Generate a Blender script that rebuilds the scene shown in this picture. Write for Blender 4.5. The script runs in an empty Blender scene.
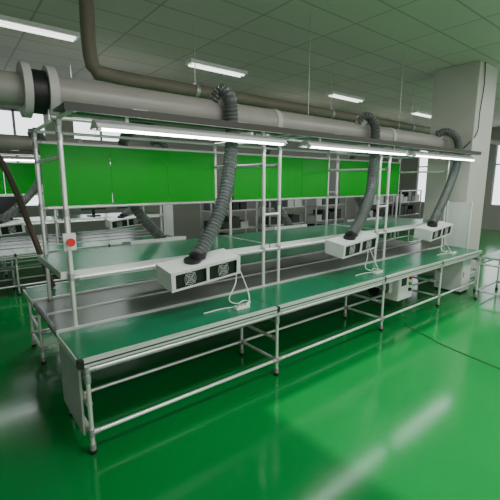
import bpy, bmesh, math, random
from mathutils import Vector, Matrix
random.seed(4)
scene = bpy.context.scene
# ------------------------------------------------------------ materials
def mat(name, col, rough=0.5, metal=0.0, emit=None, es=0.0, noise=0.0, nscale=8.0, spec=None, bump=0.0, coat=0.0):
    m = bpy.data.materials.new(name); m.use_nodes = True
    nt = m.node_tree; b = nt.nodes['Principled BSDF']
    b.inputs['Base Color'].default_value = (*col, 1)
    b.inputs['Roughness'].default_value = rough
    b.inputs['Metallic'].default_value = metal
    if spec is not None: b.inputs['Specular IOR Level'].default_value = spec
    if coat: b.inputs['Coat Weight'].default_value = coat
    if emit:
        b.inputs['Emission Color'].default_value = (*emit, 1)
        b.inputs['Emission Strength'].default_value = es
    if noise > 0:
        tc = nt.nodes.new('ShaderNodeTexCoord'); n = nt.nodes.new('ShaderNodeTexNoise')
        n.inputs['Scale'].default_value = nscale; n.inputs['Detail'].default_value = 4
        r = nt.nodes.new('ShaderNodeMapRange')
        r.inputs['To Min'].default_value = 1 - noise; r.inputs['To Max'].default_value = 1 + noise
        mx = nt.nodes.new('ShaderNodeVectorMath'); mx.operation = 'SCALE'
        mx.inputs[0].default_value = col
        nt.links.new(tc.outputs['Object'], n.inputs['Vector'])
        nt.links.new(n.outputs['Fac'], r.inputs['Value'])
        nt.links.new(r.outputs['Result'], mx.inputs['Scale'])
        nt.links.new(mx.outputs['Vector'], b.inputs['Base Color'])
    return m
ALU = mat('aluminium_pipe', (0.82, 0.815, 0.80), 0.28, 0.5)
JNT = mat('joint_metal', (0.46, 0.46, 0.46), 0.33, 0.6)
EDGE = mat('aluminium_edge', (0.80, 0.81, 0.79), 0.3, 0.45)
MATG = mat('green_esd_mat', (0.014, 0.20, 0.09), 0.25, 0, noise=0.12, nscale=3)
BELT = mat('conveyor_belt', (0.14, 0.16, 0.14), 0.28, 0.1, noise=0.2, nscale=2)
BLK = mat('black_plastic', (0.010, 0.010, 0.011), 0.45)
WHT = mat('white_powdercoat', (0.76, 0.77, 0.76), 0.4)
GRYP = mat('grey_panel', (0.44, 0.45, 0.44), 0.45)
DUCT = mat('duct_pvc_grey', (0.32, 0.30, 0.28), 0.36, 0, noise=0.15, nscale=4)
DUCTF = mat('duct_flange', (0.50, 0.49, 0.47), 0.45)
HOSE = mat('hose_grey', (0.105, 0.115, 0.115), 0.36)
DARK = mat('screen_dark', (0.03, 0.033, 0.035), 0.3)
RED = mat('red_button', (0.75, 0.01, 0.01), 0.3)
GRNB = mat('green_button', (0.01, 0.4, 0.05), 0.3)
BLUE = mat('blue_bin_plastic', (0.03, 0.06, 0.14), 0.45)
TUBE = mat('lamp_tube', (1, 1, 1), 0.5, emit=(0.93, 1.0, 0.98), es=20)
CTUBE = mat('ceiling_tube', (1, 1, 1), 0.5, emit=(0.95, 1.0, 0.95), es=2.2)
TRAY = mat('dark_tray', (0.035, 0.03, 0.025), 0.5)
CABL = mat('white_cable', (0.85, 0.85, 0.82), 0.5)
OLIVE = mat('old_pipe', (0.19, 0.17, 0.13), 0.6, noise=0.2)
BROWN = mat('brown_pipe', (0.11, 0.07, 0.05), 0.5)
PANEL = mat('green_acrylic', (0.001, 0.46, 0.026), 0.3, 0, spec=0.25)
COLM = mat('column_paint', (0.50, 0.485, 0.45), 0.6, noise=0.08, nscale=2)
WALL = mat('wall_paint', (0.33, 0.325, 0.30), 0.7, noise=0.1, nscale=1)
WIN = mat('window_daylight', (0.8, 0.85, 0.9), 0.2, emit=(0.90, 0.96, 1.0), es=2.4)
FRM = mat('window_frame', (0.38, 0.38, 0.38), 0.5)
nt = PANEL.node_tree; b = nt.nodes['Principled BSDF']; out = nt.nodes['Material Output']
tr = nt.nodes.new('ShaderNodeBsdfTranslucent'); tr.inputs['Color'].default_value = (0.002, 0.65, 0.035, 1)
mx = nt.nodes.new('ShaderNodeMixShader'); mx.inputs[0].default_value = 0.35
nt.links.new(b.outputs[0], mx.inputs[1]); nt.links.new(tr.outputs[0], mx.inputs[2]); nt.links.new(mx.outputs[0], out.inputs[0])
# floor
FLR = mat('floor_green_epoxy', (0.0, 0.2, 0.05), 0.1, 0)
nt = FLR.node_tree; b = nt.nodes['Principled BSDF']
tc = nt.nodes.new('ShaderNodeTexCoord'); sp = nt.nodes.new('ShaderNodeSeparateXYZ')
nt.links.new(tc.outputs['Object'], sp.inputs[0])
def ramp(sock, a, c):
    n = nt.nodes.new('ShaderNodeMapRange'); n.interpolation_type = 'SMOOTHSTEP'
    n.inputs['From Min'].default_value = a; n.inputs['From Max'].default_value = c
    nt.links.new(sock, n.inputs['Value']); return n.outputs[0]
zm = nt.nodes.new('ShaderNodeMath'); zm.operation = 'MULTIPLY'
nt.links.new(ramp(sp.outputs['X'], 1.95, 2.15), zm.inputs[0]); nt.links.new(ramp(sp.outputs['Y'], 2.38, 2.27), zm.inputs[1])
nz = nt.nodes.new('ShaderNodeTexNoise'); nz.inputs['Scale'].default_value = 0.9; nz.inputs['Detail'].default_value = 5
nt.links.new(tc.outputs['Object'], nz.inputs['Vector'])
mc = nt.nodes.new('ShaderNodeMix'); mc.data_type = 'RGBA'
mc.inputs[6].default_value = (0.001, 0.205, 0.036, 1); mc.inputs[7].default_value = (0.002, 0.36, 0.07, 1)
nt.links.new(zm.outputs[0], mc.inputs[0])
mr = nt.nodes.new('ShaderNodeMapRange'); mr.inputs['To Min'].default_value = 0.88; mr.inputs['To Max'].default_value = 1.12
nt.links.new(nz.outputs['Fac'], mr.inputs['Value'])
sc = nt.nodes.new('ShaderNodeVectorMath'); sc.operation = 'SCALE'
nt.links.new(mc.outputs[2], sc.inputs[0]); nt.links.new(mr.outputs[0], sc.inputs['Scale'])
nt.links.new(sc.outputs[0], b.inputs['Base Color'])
mr2 = nt.nodes.new('ShaderNodeMapRange'); mr2.inputs['To Min'].default_value = 0.08; mr2.inputs['To Max'].default_value = 0.20
nt.links.new(nz.outputs['Fac'], mr2.inputs['Value']); nt.links.new(mr2.outputs[0], b.inputs['Roughness'])
b.inputs['Specular IOR Level'].default_value = 0.42
# ceiling grid
CEIL = mat('ceiling_tiles', (0.25, 0.25, 0.22), 0.8)
nt = CEIL.node_tree; b = nt.nodes['Principled BSDF']
tc = nt.nodes.new('ShaderNodeTexCoord'); br = nt.nodes.new('ShaderNodeTexBrick')
br.offset = 0; br.inputs['Scale'].default_value = 1.0; br.inputs['Brick Width'].default_value = 1.2; br.inputs['Row Height'].default_value = 0.6
br.inputs['Mortar Size'].default_value = 0.016
br.inputs['Color1'].default_value = (0.62, 0.555, 0.51, 1); br.inputs['Color2'].default_value = (0.58, 0.52, 0.475, 1)
br.inputs['Mortar'].default_value = (0.40, 0.36, 0.33, 1)
nt.links.new(tc.outputs['Object'], br.inputs['Vector']); nt.links.new(br.outputs['Color'], b.inputs['Base Color'])

# ------------------------------------------------------------ builder
class B:
    def __init__(s): s.v = []; s.f = []; s.m = []; s.sm = []; s.mats = []
    def mi(s, m):
        if m not in s.mats: s.mats.append(m)
        return s.mats.index(m)
    def add(s, vs, fs, m, smooth=False):
        o = len(s.v); s.v += [tuple(v) for v in vs]; k = s.mi(m)
        for f in fs: s.f.append(tuple(i + o for i in f)); s.m.append(k); s.sm.append(smooth)
    def box(s, lo, hi, m, M=None):
        x0, y0, z0 = lo; x1, y1, z1 = hi
        vs = [Vector(p) for p in ((x0,y0,z0),(x1,y0,z0),(x1,y1,z0),(x0,y1,z0),(x0,y0,z1),(x1,y0,z1),(x1,y1,z1),(x0,y1,z1))]
        if M: vs = [M @ v for v in vs]
        s.add(vs, [(0,3,2,1),(4,5,6,7),(0,1,5,4),(1,2,6,5),(2,3,7,6),(3,0,4,7)], m)
    def cyl(s, p, q, r, m, n=10, r2=None):
        p = Vector(p); q = Vector(q); d = (q - p).normalized(); r2 = r if r2 is None else r2
        a = d.orthogonal().normalized(); c = d.cross(a)
        vs = []
        for o, rr in ((p, r), (q, r2)):
            for i in range(n):
                t = 2*math.pi*i/n; vs.append(o + a*math.cos(t)*rr + c*math.sin(t)*rr)
        s.add(vs, [(i, (i+1)%n, n+(i+1)%n, n+i) for i in range(n)], m, True)
        s.add(vs[:n], [tuple(reversed(range(n)))], m); s.add(vs[n:], [tuple(range(n))], m)
    def tube(s, pts, radf, m, n=14, step=0.015, smooth=True):
        pts = [Vector(p) for p in pts]
        P = [pts[0]*2-pts[1]] + pts + [pts[-1]*2-pts[-2]]; path = []
        for i in range(1, len(P)-2):
            p0, p1, p2, p3 = P[i-1:i+3]; k = max(2, int(round((p2-p1).length/step/2))*2)
            for j in range(k):
                t = j/k
                path.append(0.5*((2*p1)+(-p0+p2)*t+(2*p0-5*p1+4*p2-p3)*t*t+(-p0+3*p1-3*p2+p3)*t**3))
        path.append(pts[-1])
        a = None; vs = []; L = len(path)
        for i, p in enumerate(path):
            d = (path[min(i+1, L-1)] - path[max(i-1, 0)]).normalized()
            if a is None: a = d.orthogonal().normalized()
            a = (a - d*a.dot(d)).normalized(); c = d.cross(a); r = radf(i)
            for j in range(n):
                t = 2*math.pi*j/n; vs.append(p + a*math.cos(t)*r + c*math.sin(t)*r)
        fs = [(i*n+j, i*n+(j+1)%n, (i+1)*n+(j+1)%n, (i+1)*n+j) for i in range(L-1) for j in range(n)]
        s.add(vs, fs, m, smooth)
        s.add(vs[:n], [tuple(reversed(range(n)))], m); s.add(vs[-n:], [tuple(range(n))], m)
    def obj(s, name, loc=(0,0,0), bevel=0):
        me = bpy.data.meshes.new(name)
        me.from_pydata(s.v, [], s.f)
        for m in s.mats: me.materials.append(m)
        me.polygons.foreach_set('material_index', s.m); me.polygons.foreach_set('use_smooth', s.sm); me.update()
        o = bpy.data.objects.new(name, me); o.location = loc; scene.collection.objects.link(o)
        if bevel:
            md = o.modifiers.new('bevel', 'BEVEL'); md.width = bevel; md.segments = 2; md.limit_method = 'ANGLE'
        return o
R = 0.0165
def pipe(b, p, q, joints=True, r=R):
    b.cyl(p, q, r, ALU)
    if joints:
        p = Vector(p); q = Vector(q); d = (q-p).normalized()
        b.cyl(p, p+d*0.06, r+0.007, JNT); b.cyl(q-d*0.06, q, r+0.007, JNT)

# ------------------------------------------------------------ workbench line
YF, YB = 3.40, 4.42
POSTX = [0.77, 2.93, 3.18, 5.30, 5.55, 7.60]
LEGX = [0.66, 2.52, 4.46, 6.10, 7.55]
X0, X1 = 0.61, 7.66
b = B()
for (ya, yb, edge) in ((2.72, 3.34, 2.68), (4.48, 5.08, 5.12)):
    b.box((X0, ya, 0.715), (X1, yb, 0.742), GRYP)
    for i in range(len(LEGX)-1):
        xa = X0+0.01 if i == 0 else LEGX[i]+0.004; xb = X1 if i == len(LEGX)-2 else LEGX[i+1]-0.004
        b.box((xa, ya, 0.742), (xb, yb, 0.750), MATG)
    ee = (edge, ya) if edge < ya else (yb, edge)
    b.box((X0, ee[0], 0.70), (X1, ee[1], 0.754), EDGE)
    b.box((X0+0.02, ee[0]-0.002 if edge < ya else ee[1], 0.720), (X1, ee[0] if edge < ya else ee[1]+0.002, 0.732), DARK)
    b.box((X0-0.012, ee[0]-0.004, 0.695), (X0+0.03, ee[1]+0.004, 0.757), BLK)
    b.box((X0-0.008, ya, 0.70), (X0, yb, 0.752), EDGE)
    for lx in LEGX[1:-1]:
        b.box((lx-0.018, ee[0]-0.003, 0.698), (lx+0.018, ee[1]+0.003, 0.756), BLK)
    yl = (2.70, 3.30) if edge < 3 else (4.52, 5.10)
    for lx in LEGX:
        for y in yl:
            pipe(b, (lx, y, 0.02), (lx, y, 0.70)); b.cyl((lx, y, 0), (lx, y, 0.03), 0.026, BLK)
            for z in (0.17, 0.60): b.cyl((lx, y, z-0.03), (lx, y, z+0.03), R+0.008, JNT)
        for z in (0.17, 0.60, 0.40): pipe(b, (lx, yl[0], z), (lx, yl[1], z))
    for i in range(len(LEGX)-1):
        for y in yl:
            for z in ((0.17, 0.67) if y == 2.70 else (0.17, 0.36, 0.67)):
                pipe(b, (LEGX[i], y, z), (LEGX[i+1], y, z))
b.box((X0+0.006, 2.76, 0.13), (X0+0.022, 3.36, 0.70), GRYP)
b.box((X0, 3.36, 0.655), (X1, 3.385, 0.765), EDGE); b.box((X0, 4.445, 0.655), (X1, 4.47, 0.765), EDGE)
b.box((X0+0.03, 3.385, 0.70), (X1-0.03, 3.90, 0.745), BELT); b.box((X0+0.03, 3.93, 0.70), (X1-0.03, 4.445, 0.745), BELT)
b.box((X0+0.03, 3.90, 0.70), (X1-0.03, 3.93, 0.757), EDGE)
b.cyl((X0+0.03, 3.385, 0.712), (X0+0.03, 4.445, 0.712), 0.034, BELT, 16)
b.cyl((X1-0.03, 3.385, 0.712), (X1-0.03, 4.445, 0.712), 0.034, BELT, 16)
for lx in LEGX:
    pipe(b, (lx, 3.38, 0.66), (lx, 4.46, 0.66))
for px in POSTX:
    for y in (YF, YB):
        pipe(b, (px, y, 0.70), (px, y, 2.50), r=0.021)
        for z in (1.20, 1.75, 2.36): b.cyl((px, y, z-0.03), (px, y, z+0.03), 0.028, JNT)
    pipe(b, (px, 2.90, 2.50), (px, 4.52, 2.50)); pipe(b, (px, YF, 1.20), (px, YB, 1.20)); pipe(b, (px, YF, 2.2), (px, YB, 2.2))
for a, c in ((2.93, 3.18), (5.30, 5.55)):
    pipe(b, (a, YF, 1.62), (c, YF, 1.62), False)
for y in (2.92, YF, YB): pipe(b, (0.72, y, 2.50), (7.68, y, 2.50))
pipe(b, (0.77, YB, 1.73), (7.60, YB, 1.73)); pipe(b, (0.77, YB, 2.395), (7.60, YB, 2.395))
pipe(b, (0.77, YF, 1.19), (7.60, YF, 1.19)); pipe(b, (0.77, YB, 1.19), (7.60, YB, 1.19))
b.box((0.70, 2.895, 2.516), (7.70, 3.22, 2.532), TRAY)
b.box((0.70, 2.885, 2.485), (7.70, 2.895, 2.54), TRAY)
for x in (1.2, 2.2, 3.6, 4.6, 6.0, 7.0): b.box((x, 2.93, 2.532), (x+0.12, 2.99, 2.55), ALU)
for a, c in ((0.70, 3.04), (3.07, 5.41), (5.44, 7.66)):
    b.box((a, YF+0.035, 1.215), (c, YB+0.04, 1.235), GRYP); b.box((a+0.01, YF+0.035, 1.235), (c-0.01, YB+0.04, 1.243), MATG)
    b.box((a, YF+0.022, 1.185), (c, YF+0.035, 1.25), EDGE); b.box((a-0.006, YF+0.022, 1.185), (a, YB+0.04, 1.25), EDGE)
b.box((7.665, 2.95, 0.76), (7.675, 3.38, 1.62), WHT)
for y in (2.95, 3.38): pipe(b, (7.67, y, 0.74), (7.67, y, 1.64), False)
bench_mesh_obj = b.obj('assembly_workbench')
b = B()
for a, c in ((0.80, 1.50), (1.505, 2.20), (2.205, 2.90), (3.22, 3.9), (3.905, 4.6), (4.605, 5.27), (5.59, 6.55), (6.555, 7.57)):
    b.box((a, YB-0.03, 1.75), (c, YB-0.022, 2.38), PANEL)
panel = b.obj('green_acrylic_screen')
# ducts
b = B()
b.cyl((0.80, 3.72, 2.74), (8.3, 3.72, 2.74), 0.155, DUCT, 28)
b.cyl((-3.0, 3.72, 2.74), (0.7, 3.72, 2.74), 0.13, DUCT, 28)
b.cyl((0.58, 3.72, 2.74), (0.64, 3.72, 2.74), 0.215, DUCTF, 32); b.cyl((0.64, 3.72, 2.74), (0.76, 3.72, 2.74), 0.175, BLK, 32)
b.cyl((0.76, 3.72, 2.74), (0.83, 3.72, 2.74), 0.215, DUCTF, 32)
for x in (3.3, 5.9): b.cyl((x, 3.72, 2.74), (x+0.08, 3.72, 2.74), 0.165, DUCTF, 28)
for x in (2.5, 5.1, 7.65):
    b.cyl((x, 3.72, 2.80), (x, 3.60, 2.95), 0.085, DUCTF, 18)
for x in (4.0, 6.3): b.cyl((x, 3.72, 2.88), (x, 3.72, 4.2), 0.004, JNT, 6)
for x in POSTX: b.box((x-0.02, 3.62, 2.50), (x+0.02, 3.82, 2.61), ALU)
duct = b.obj('ventilation_duct')
# hoses
def rib(r): return lambda i: r if i % 2 else r*0.82
hose_paths = [
 [(2.44,3.66,2.90),(2.48,3.55,2.97),(2.51,3.47,2.84),(2.53,3.48,2.50),(2.46,3.42,2.20),(2.33,3.33,1.88),(2.10,3.22,1.54),(1.86,3.14,1.29)],
 [(5.04,3.66,2.90),(5.12,3.55,2.97),(5.20,3.47,2.84),(5.22,3.46,2.50),(5.14,3.42,2.18),(4.96,3.32,1.86),(4.60,3.20,1.50),(4.30,3.14,1.29)],
 [(7.55,3.66,2.90),(7.66,3.52,2.95),(7.76,3.36,2.80),(7.72,3.30,2.45),(7.55,3.28,2.12),(7.25,3.24,1.80),(6.84,3.18,1.46),(6.60,3.14,1.29)]]
hoses = []
for hp in hose_paths:
    b = B(); b.tube(hp, rib(0.076), HOSE, 18, 0.019, False); b.cyl(Vector(hp[-1])+Vector((0,0,0.03)), Vector(hp[-1])+Vector((0,0,-0.02)), 0.084, BLK, 18)
    hoses.append(b.obj('flexible_exhaust_hose'))
for dx in (0.0, 2.4, 4.7):
    hp = [(1.9+dx,3.82,2.72),(1.86+dx,4.75,2.6),(1.80+dx,4.85,2.2),(1.86+dx,4.72,1.75),(2.00+dx,4.66,1.5),(2.2+dx,4.66,1.27)]
    b = B(); b.tube(hp, rib(0.070), HOSE, 16, 0.020, False); hoses.append(b.obj('flexible_exhaust_hose'))
# hoods
def hood_mesh():
    b = B(); W, D, H = 0.385, 0.15, 0.092
    b.box((-W, -D, H-0.012), (W, D, H), WHT); b.box((-W, D-0.012, -H), (W, D, H-0.012), WHT)
    b.box((-W, -D, -H), (-W+0.012, D-0.012, H-0.012), WHT); b.box((W-0.012, -D, -H), (W, D-0.012, H-0.012), WHT)
    b.box((-W+0.012, -D+0.03, -H+0.01), (W-0.012, -D+0.04, H-0.012), BLK)
    b.box((-W+0.012, -D+0.04, -H), (W-0.012, D-0.012, -H+0.01), GRYP)
    b.box((-W+0.012, -D, H-0.026), (W-0.012, -D+0.012, H-0.012), WHT); b.box((-W+0.012, -D, -H), (W-0.012, -D+0.012, -H+0.014), WHT)
    for x in (-W+0.012, -0.015, W-0.042): b.box((x, -D, -H+0.014), (x+0.03, -D+0.012, H-0.026), WHT)
    for s in (-1, 1):
        cx = s*0.185
        for rr in (0.06, 0.042, 0.024):
            for k in range(20):
                t = 2*math.pi*k/20; t2 = 2*math.pi*(k+1)/20
                b.cyl((cx+rr*math.cos(t), -D+0.012, -0.006+rr*math.sin(t)), (cx+rr*math.cos(t2), -D+0.012, -0.006+rr*math.sin(t2)), 0.0022, ALU, 4)
        b.cyl((cx, -D+0.03, -0.006), (cx, -D+0.012, -0.006), 0.018, DARK, 12)
        for t in (0.785, 2.356): b.cyl((cx-0.075*math.cos(t), -D+0.012, -0.006-0.075*math.sin(t)), (cx+0.075*math.cos(t), -D+0.012, -0.006+0.075*math.sin(t)), 0.0028, ALU, 4)
    b.cyl((-0.08, 0, H), (-0.08, 0, H+0.03), 0.082, BLK, 18)
    for x in (-0.26, 0.26): b.cyl((x, D-0.01, 0.02), (x, D+0.10, 0.04), 0.010, ALU)
    return b
hb = hood_mesh()
hood0 = hb.obj('fume_extraction_hood', (1.87, 3.12, 1.165)); hoods = [hood0]
hood0.rotation_euler = (math.radians(8), math.radians(-5), 0)
def dup(o, loc=None, rot=None, off=None):
    n = bpy.data.objects.new(o.name.split('.')[0], o.data); n.location = o.location; n.rotation_euler = o.rotation_euler
    if loc: n.location = loc
    if rot: n.rotation_euler = rot
    if off: n.location = Vector(n.location) + Vector(off)
    scene.collection.objects.link(n)
    return n
for x in (4.30, 6.62): hoods.append(dup(hood0, (x, 3.12, 1.165)))
for x in (2.12, 4.52, 6.82): hoods.append(dup(hood0, (x, 4.66, 1.165), (math.radians(8), 0, math.pi)))
# lamps
lamps = []
for a, c in ((0.93, 2.84), (3.20, 5.26), (5.48, 7.60)):
    b = B(); ym = 3.02
    prof = [(-0.10, 2.395), (-0.03, 2.455), (0.03, 2.455), (0.10, 2.395), (0.095, 2.39), (0.03, 2.445), (-0.03, 2.445), (-0.095, 2.39)]
    vs = [(x, ym+y, z) for x in (a, c) for y, z in prof]; n = len(prof)
    b.add(vs, [(i, (i+1) % n, n+(i+1) % n, n+i) for i in range(n)], WHT)
    for x in (a-0.006, c): b.add([(xx, ym+y, z) for xx in (x, x+0.006) for y, z in prof[:4]], [(0,1,2,3),(7,6,5,4),(0,4,5,1),(1,5,6,2),(2,6,7,3),(3,7,4,0)], WHT)
    b.cyl((a+0.03, ym-0.055, 2.392), (c-0.03, ym-0.055, 2.392), 0.018, TUBE, 12)
    for x in (a, c-0.03): b.box((x, ym-0.075, 2.375), (x+0.03, ym-0.035, 2.425), WHT)
    for x in (a+0.25, c-0.25): b.box((x-0.012, ym-0.012, 2.455), (x+0.012, ym+0.012, 2.516), ALU)
    lamps.append(b.obj('fluorescent_work_lamp'))
# e-stop
b = B(); b.box((0.72, 3.35, 1.44), (0.82, 3.379, 1.58), WHT); b.cyl((0.77, 3.35, 1.51), (0.77, 3.325, 1.51), 0.02, RED, 16); b.cyl((0.77, 3.325, 1.51), (0.77, 3.31, 1.51), 0.034, RED, 20)
b.obj('emergency_stop_button', bevel=0.003)
# control box
b = B(); b.box((5.12, 2.86, 0.24), (5.52, 3.08, 0.652), WHT); b.box((5.14, 2.852, 0.26), (5.50, 2.86, 0.63), WHT)
for i, m in enumerate((RED, GRNB, BLK)): b.cyl((5.42, 2.852, 0.56-i*0.09), (5.42, 2.825, 0.56-i*0.09), 0.028, m, 16)
b.box((5.19, 2.848, 0.46), (5.33, 2.853, 0.58), BLK)
b.obj('electrical_control_box')
b = B(); b.cyl((4.72, 3.02, 0.46), (4.98, 3.02, 0.46), 0.095, BLK, 20)
b.box((4.98, 2.93, 0.37), (5.08, 3.11, 0.55), GRYP); b.box((4.78, 2.94, 0.555), (5.04, 3.1, 0.652), ALU)
for i in range(6): b.cyl((4.75+i*0.035, 3.02, 0.46), (4.76+i*0.035, 3.02, 0.46), 0.105, HOSE, 20)
b.obj('conveyor_motor')
b = B(); b.box((7.12, 2.78, 0.03), (7.48, 3.26, 0.65), WHT); b.box((7.14, 2.772, 0.05), (7.46, 2.78, 0.63), WHT); b.box((7.16, 2.766, 0.30), (7.175, 2.772, 0.40), BLK)
for x in (7.15, 7.45):
    for y in (2.82, 3.22): b.cyl((x, y, 0), (x, y, 0.03), 0.02, BLK)
b.obj('white_equipment_cabinet')
# cables
def cable(pts, name, r=0.006, m=CABL):
    b = B(); b.tube(pts, lambda i: r, m, 8, 0.02); return b
for cx in (2.27, 4.66, 6.98):
    b = cable([(cx+0.02,3.16,1.16),(cx+0.08,3.18,1.12),(cx+0.05,3.14,0.95),(cx-0.08,3.08,0.80),(cx-0.02,3.02,0.757),(cx+0.10,3.06,0.757),(cx+0.12,2.98,0.757),(cx-0.02,2.93,0.757),(cx-0.22,2.98,0.757),(cx-0.45,2.98,0.757)], 'c')
    b.tube([(cx+0.08,3.2,1.22),(cx+0.13,3.2,1.1),(cx+0.18,3.1,0.85),(cx+0.12,3.0,0.757),(cx,2.96,0.757),(cx-0.06,2.90,0.757)], lambda i: 0.006, CABL, 8, 0.02)
    b.box((cx-0.14, 2.86, 0.751), (cx+0.02, 2.91, 0.785), CABL)
    for k in range(3): b.box((cx-0.125+k*0.045, 2.872, 0.785), (cx-0.10+k*0.045, 2.898, 0.787), BLK)
    b.obj('power_cable_with_socket')
b = cable([(4.9,2.6,0.006),(4.72,2.15,0.006),(4.62,1.9,0.006),(4.5,1.3,0.006),(4.3,0.6,0.006),(4.2,-0.3,0.006)], 'c', 0.005, BROWN); b.obj('floor_cable')

# ------------------------------------------------------------ further production line (real copy)
off = (-3.6, 5.0, 0)
for o in [bench_mesh_obj, panel, duct] + hoods[:3] + hoses[:3] + lamps: dup(o, off=off)
def monitor(loc):
    b = B(); b.box((-0.27, -0.02, 0.14), (0.27, 0.02, 0.48), BLK); b.box((-0.255, -0.024, 0.155), (0.255, -0.02, 0.465), DARK)
    b.box((-0.03, 0.02, 0.02), (0.03, 0.05, 0.3), BLK); b.box((-0.13, -0.08, 0), (0.13, 0.12, 0.02), BLK); return b.obj('computer_monitor', loc)
m0 = monitor((0.3, 8.9, 1.245))
for x in (1.0, 2.6, 3.4): dup(m0, (x, 8.9, 1.245))
def rack(loc, seed):
    rn = random.Random(seed); b = B()
    for x in (0, 1.5):
        for y in (0, 0.5): b.box((x-0.02, y-0.02, 0), (x+0.02, y+0.02, 1.7), JNT)
    for z in (0.25, 0.75, 1.25, 1.68):
        b.box((-0.02, -0.02, z-0.02), (1.52, 0.52, z+0.01), JNT)
        if z < 1.6:
            x = 0.06
            while x < 1.2:
                w = rn.uniform(0.2, 0.32); h = rn.uniform(0.15, 0.36)
                m = rn.choice((BLK, DARK, DARK, GRYP)); b.box((x, 0.04, z+0.01), (x+w, 0.46, z+0.01+h), m); b.box((x-0.006, 0.034, z+h-0.02), (x+w+0.006, 0.466, z+0.01+h), m)
                x += w+0.05
    return b.obj('storage_rack', loc)
for i, (x, y) in enumerate(((5.3, 8.2), (7.3, 8.2), (9.3, 8.2), (11.3, 7.6), (13.3, 7.6))): rack((x, y, 0), i)
def packing_table(loc):
    b = B(); b.box((0, 0, 0.72), (2.2, 0.8, 0.75), GRYP)
    for x in (0.04, 2.16):
        for y in (0.04, 0.76): pipe(b, (x, y, 0), (x, y, 0.72))
        pipe(b, (x, 0.04, 0.2), (x, 0.76, 0.2))
    for y in (0.04, 0.76): pipe(b, (0.04, y, 0.2), (2.16, y, 0.2))
    return b.obj('packing_table', loc)
pt = packing_table((7.0, 6.4, 0))
for x in (10.0, 13.0): dup(pt, (x, 5.8, 0))
b = B(); b.tube([(-1.2,4.9,2.42),(0.1,4.9,2.40),(0.42,4.9,2.34),(0.56,4.9,2.1),(0.72,4.9,1.5),(0.86,4.9,0.9),(0.9,4.9,0.762)], lambda i: 0.032, BROWN, 12, 0.05)
b.obj('drain_pipe')
b = B(); b.tube([(1.55,5.0,4.19),(1.55,5.0,3.5),(1.62,5.0,3.34),(1.85,5.0,3.30),(4,5.0,3.30),(8,5.0,3.30),(17.9,5.0,3.30)], lambda i: 0.085, OLIVE, 14, 0.08)
for x in (3, 6, 9, 12): b.cyl((x, 5, 3.3), (x, 5, 4.2), 0.006, JNT); b.cyl((x-0.03, 5, 3.3), (x+0.03, 5, 3.3), 0.095, JNT, 16)
b.obj('ceiling_pipe')
b = B(); b.cyl((-5, 7.6, 3.6), (17.9, 7.6, 3.6), 0.11, DUCT, 18)
for x in (-2, 2, 6, 10, 14): b.cyl((x, 7.6, 3.6), (x, 7.6, 4.2), 0.006, JNT)
b.obj('ceiling_duct')
b = B(); b.box((7.95, 3.15, 0), (8.80, 4.0, 4.2), COLM); b.box((7.93, 3.13, 0), (8.82, 4.02, 0.12), GRYP); b.obj('concrete_column', bevel=0.015)
b = cable([(8.1,3.13,4.19),(8.12,3.12,3.8),(8.05,3.12,3.3),(8.0,3.12,2.9),(7.9,3.3,2.62)], 'c', 0.01, BLK); b.obj('hanging_cable')
b = B(); b.box((7.0, 1.7, 0.72), (8.0, 2.5, 0.745), GRYP); b.box((7.01, 1.71, 0.745), (7.99, 2.49, 0.752), MATG)
for x in (7.02, 7.98):
    for y in (1.72, 2.48):
        pipe(b, (x, y, 0.02), (x, y, 0.72)); b.cyl((x, y, 0), (x, y, 0.03), 0.026, BLK)
    for z in (0.15, 0.62): pipe(b, (x, 1.72, z), (x, 2.48, z))
for y in (1.72, 2.48):
    for z in (0.15, 0.62): pipe(b, (7.02, y, z), (7.98, y, z))
b.obj('side_table')
# ------------------------------------------------------------ room
XL, XR, YN, YW, H = -6.0, 18.0, -5.0, 12.0, 4.2
def slab(name, lo, hi, m): b = B(); b.box(lo, hi, m); return b.obj(name)
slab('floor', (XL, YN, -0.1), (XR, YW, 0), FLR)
slab('ceiling', (XL, YN, H), (XR, YW, H+0.1), CEIL)
def wall_with_windows(name, axis, c, a0, a1, wins, z0, z1):
    b = B()
    def bx(u0, u1, za, zb, m=WALL, t0=0, t1=0.2):
        if axis == 'x': b.box((u0, c+t0, za), (u1, c+t1, zb), m)
        else: b.box((c+t0, u0, za), (c+t1, u1, zb), m)
    bx(a0, a1, 0, z0); bx(a0, a1, z1, H); u = a0
    for w0, w1 in wins: bx(u, w0, z0, z1); u = w1
    bx(u, a1, z0, z1); b.obj(name)
    k = 0
    for w0, w1 in wins:
        k += 1; b = B()
        bx(w0, w1, z0, z1, WIN, 0.12, 0.14)
        n = max(1, round((w1-w0)/0.8))
        for i in range(n+1):
            x = w0 + (w1-w0)*i/n; bx(max(w0, x-0.03), min(w1, x+0.03), z0, z1, FRM, 0.05, 0.12)
        for z in (z0, (z0*0.35+z1*0.65), z1-0.06): bx(w0, w1, z, z+0.06, FRM, 0.05, 0.12)
        b.obj('window_%s_%d' % (name.split('_')[1], k))
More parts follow.
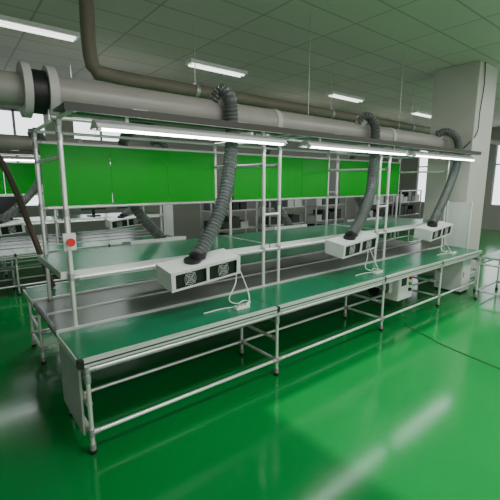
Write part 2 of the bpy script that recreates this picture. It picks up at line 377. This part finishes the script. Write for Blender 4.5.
wall_with_windows('wall_back', 'x', YW, XL, XR, [(-4.5, -2.2), (0.9, 2.4), (3.1, 4.7)], 1.3, 3.9)
wall_with_windows('wall_right', 'y', XR, YN, YW, [(0.5, 3.0), (4.0, 6.2), (7.5, 9.5)], 1.0, 3.6)
slab('wall_left', (XL-0.2, YN, 0), (XL, YW, H), WALL)
b = B(); b.box((-0.65, -0.12, -0.06), (0.65, 0.12, 0), WHT)
for y in (-0.06, 0.06): b.cyl((-0.6, y, -0.075), (0.6, y, -0.075), 0.018, CTUBE, 10)
first = b.obj('ceiling_fluorescent_fixture', (4.4, 6.5, H))
for x, y in [(1.2,6.5),(8.4,6.5),(12.4,6.5),(4.4,10),(9,10),(0.4,1.0),(4.4,1.0),(8.4,1.0),(12.4,1.0),(0.4,-2),(4.4,-2),(8.4,-2)]:  # the two rows nearest the camera are added for the main room light
    dup(first, (x, y, H))
for x, y, e in ((2.5, 0.8, 85), (7.5, 0.8, 100), (3.0, -2.5, 85), (12, 2.0, 90), (2.5, 6.8, 65), (8, 7, 60), (12, 7, 60)):  # added area lamps that brighten the room, separate from the tube fixtures
    L = bpy.data.lights.new('ceiling_fill_light', 'AREA'); L.shape = 'RECTANGLE'; L.size = 2.4; L.size_y = 0.8; L.energy = e; L.color = (1.0, 0.99, 0.96)
    o = bpy.data.objects.new('ceiling_fill_light', L); o.location = (x, y, H-0.1); scene.collection.objects.link(o)
w = bpy.data.worlds.new('world'); scene.world = w; w.use_nodes = True
w.node_tree.nodes['Background'].inputs[0].default_value = (1.0, 0.98, 0.96, 1); w.node_tree.nodes['Background'].inputs[1].default_value = 1.25
# ------------------------------------------------------------ camera
cam = bpy.data.cameras.new('camera'); co = bpy.data.objects.new('camera', cam); scene.collection.objects.link(co)
cam.lens = 27.2; cam.sensor_width = 36; cam.clip_start = 0.05; cam.clip_end = 200
th = math.radians(51.3); p = math.radians(10.2)
F = Vector((math.cos(th)*math.cos(p), math.sin(th)*math.cos(p), -math.sin(p)))
co.location = (0, 0, 2.0); co.rotation_euler = F.to_track_quat('-Z', 'Y').to_euler()
scene.camera = co
